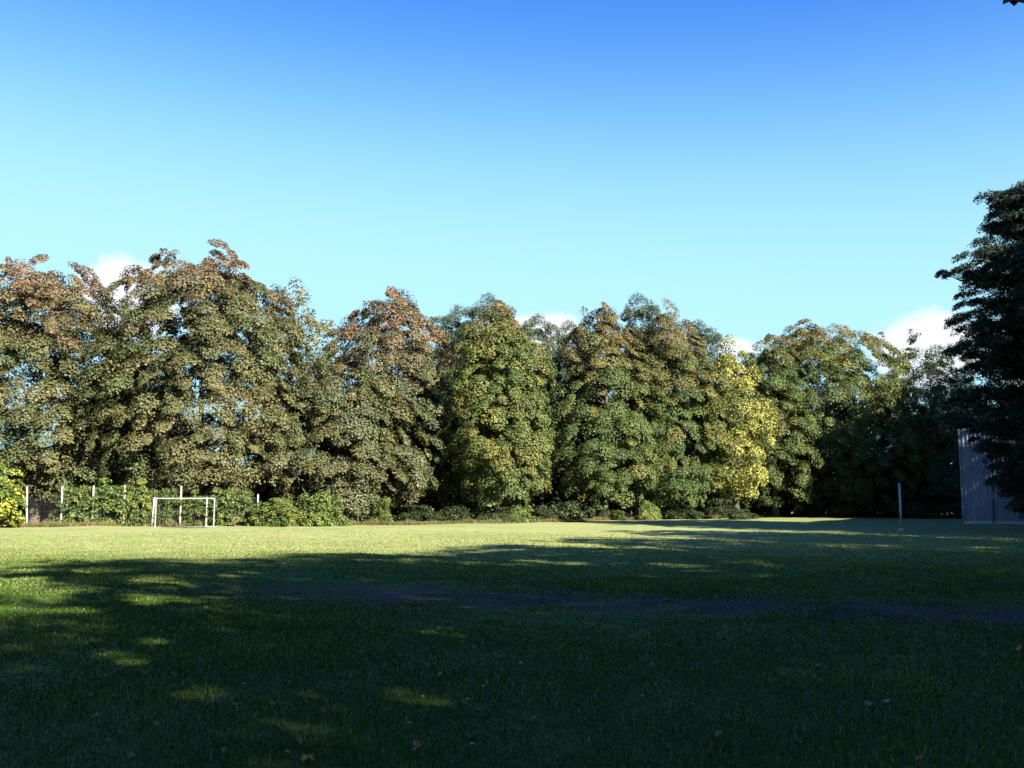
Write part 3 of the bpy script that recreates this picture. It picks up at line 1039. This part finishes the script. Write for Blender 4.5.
def build_overhang():
    rng = np.random.default_rng(12)
    bx, by = 8.6, 5.0
    t = tree('overhanging_tree', 'small tree beside the viewpoint whose dark leaf tips poke into the top right corner', (bx, by, 0),
             broadleaf('overhanging', 107, 9.0, 3.2, 2.5, ROUND, GREEN, None, nc=120, nl=70, size=0.16, rc=0.6, trunk_r=0.14))
    P = PITCH
    dep = 7.0
    u, v = (1017 - 512) / FPX, (384 - 5) / FPX
    tip = np.array((u, math.cos(P) - v * math.sin(P), math.sin(P) + v * math.cos(P))) * dep + np.array((-bx, -by, CAM_H))
    mb = MB()
    mb.tube([(0, 0, 4.4), tip * 0.5 + np.array((0, 0, 2.6)), tip + np.array((0.05, 0, 0.06))], [0.05, 0.025, 0.006], 7)
    mb.build('branch', M_BARK, t)
    C = np.array([tip + np.array((0.02 + 0.10 * k, 0.03 * k, 0.02 + 0.05 * k)) for k in range(12)])
    V, F, c = leaves(rng, C, np.tile((0, 0, 1.0), (12, 1)), np.full(12, 0.09), 5, 0.11, 1.0, tints=np.tile((0.05, 0.03, 0.03), (12, 1)), jit=0.8)
    new_obj('leaf_spray', mesh_np('leaf spray', V, 4, F, c), M_LEAF, t)


build_overhang()


# ------------------------------------------------------------------ fallen leaves and daisies in the turf
def maple_leaf_mesh(name, seed, size):
    rng = np.random.default_rng(seed)
    pts = []
    lob = [(0, 1.0), (0.35, 0.55), (0.75, 0.92), (1.15, 0.5), (1.6, 0.7), (2.2, 0.35), (2.9, 0.25)]
    prof = [(a, r) for a, r in lob] + [(-a, r) for a, r in lob[::-1][0:-1]]
    V = [(0, 0, 0.012)]
    for a, r in prof:
        rr = r * size * (0.9 + 0.2 * rng.random())
        V.append((math.sin(a) * rr, math.cos(a) * rr, 0.02 * math.sin(3 * a + seed) + 0.25 * rr * rng.random()))
    n = len(prof)
    F = [(0, 1 + i, 1 + (i + 1) % n) for i in range(n)]
    me = bpy.data.meshes.new(name); me.from_pydata(V, [], F); me.update()
    return me


LM = {}
for k, (ca, cb) in {'orange': ((0.30, 0.13, 0.05), (0.42, 0.22, 0.09)), 'red': ((0.17, 0.055, 0.035), (0.26, 0.09, 0.05)),
                    'brown': ((0.14, 0.08, 0.045), (0.24, 0.15, 0.08)), 'pale': ((0.16, 0.15, 0.10), (0.25, 0.23, 0.16))}.items():
    LM[k] = simple_mat(k + ' dry leaf', ca, cb, 40.0, 0.7)
mlv = {}
G_LEAF = 'dry leaves fallen on the grass'


def ground_pt(px, py):
    D = CAM_H * FPX / (py - HOR)
    x = px2x(px, D)
    return x, D


FALL = [(313, 764, 'orange', 'orange dry leaf curled in the grass at the bottom edge'),
        (419, 752, 'red', 'reddish leaf lying near the bottom edge of the grass'),
        (480, 715, 'red', 'reddish fallen leaf in the shade near the middle of the foreground'),
        (713, 735, 'brown', 'brown leaf lying in the brightest patch of sunlit foreground grass'),
        (881, 701, 'pale', 'pale leaf standing on edge in the dark grass at right'),
        (1012, 652, 'orange', 'orange leaf near the right edge below the worn earth'),
        (328, 717, 'red', 'small dull red leaf left of the foreground sun flecks')]
frng = random.Random(4)
for i in range(26):
    FALL.append((frng.uniform(20, 1010), frng.uniform(640, 765), frng.choice(['brown', 'red', 'brown', 'pale']),
                 'small dry leaf lost in the shaded foreground grass'))
for i, (px, py, k, lb) in enumerate(FALL):
    x, y = ground_pt(px, py)
    if k not in mlv:
        mlv[k] = maple_leaf_mesh(k + ' fallen leaf', len(mlv) + 2, 0.06)
        mlv[k].materials.append(LM[k])
    o = bpy.data.objects.new('fallen_leaf', mlv[k])
    COL.objects.link(o)
    s_ = 1.0 if i < 7 else frng.uniform(0.5, 0.85)
    o.location = (x, y, gz(x, y) + 0.035)
    o.rotation_euler = (frng.uniform(-0.5, 0.6), frng.uniform(-0.4, 0.4), frng.uniform(0, 6.28))
    o.scale = (s_,) * 3
    tag(o, lb, 'leaf', G_LEAF)

M_PETAL = simple_mat('white petals', (0.7, 0.7, 0.7), (0.82, 0.82, 0.82), 30, 0.6)
M_EYE = simple_mat('yellow daisy eye', (0.6, 0.4, 0.04), (0.7, 0.5, 0.06), 30, 0.7)
M_STEM = simple_mat('daisy stem', (0.05, 0.1, 0.03), (0.07, 0.12, 0.03), 30, 0.7)
DAISY = None
for px, py in ((412, 734), (469, 708), (483, 694), (473, 753), (424, 706), (250, 690), (640, 700)):
    x, y = ground_pt(px, py)
    if DAISY is None:
        t = thing('daisy', 'tiny white daisy open in the shaded foreground grass', 'flower', (x, y, gz(x, y)), 0, 'daisies in the grass')
        b = MB(); b.tube([(0, 0, 0), (0.004, 0, 0.04), (0, 0.004, 0.066)], 0.0016, 5); b.build('stem', M_STEM, t)
        V, F = [], []
        for k in range(14):
            a = k * 2 * math.pi / 14
            for r_, da in ((0.004, 0), (0.010, 0.16), (0.0145, 0), (0.010, -0.16)):
                V.append((math.cos(a + da) * r_, math.sin(a + da) * r_ + 0.004, 0.068 + r_ * 0.12))
            F.append((4 * k, 4 * k + 1, 4 * k + 2, 4 * k + 3))
        me = bpy.data.meshes.new('petals'); me.from_pydata(V, [], F); me.update()
        new_obj('petals', me, M_PETAL, t)
        b = MB(); b.tube([(0, 0.004, 0.064), (0, 0.004, 0.070), (0, 0.004, 0.073)], [0.004, 0.0052, 0.002], 8); b.build('flower_eye', M_EYE, t)
        DAISY = t
    else:
        dup(DAISY, (x, y, gz(x, y)), px * 0.1, 1.0, DAISY['label'], 'daisies in the grass')
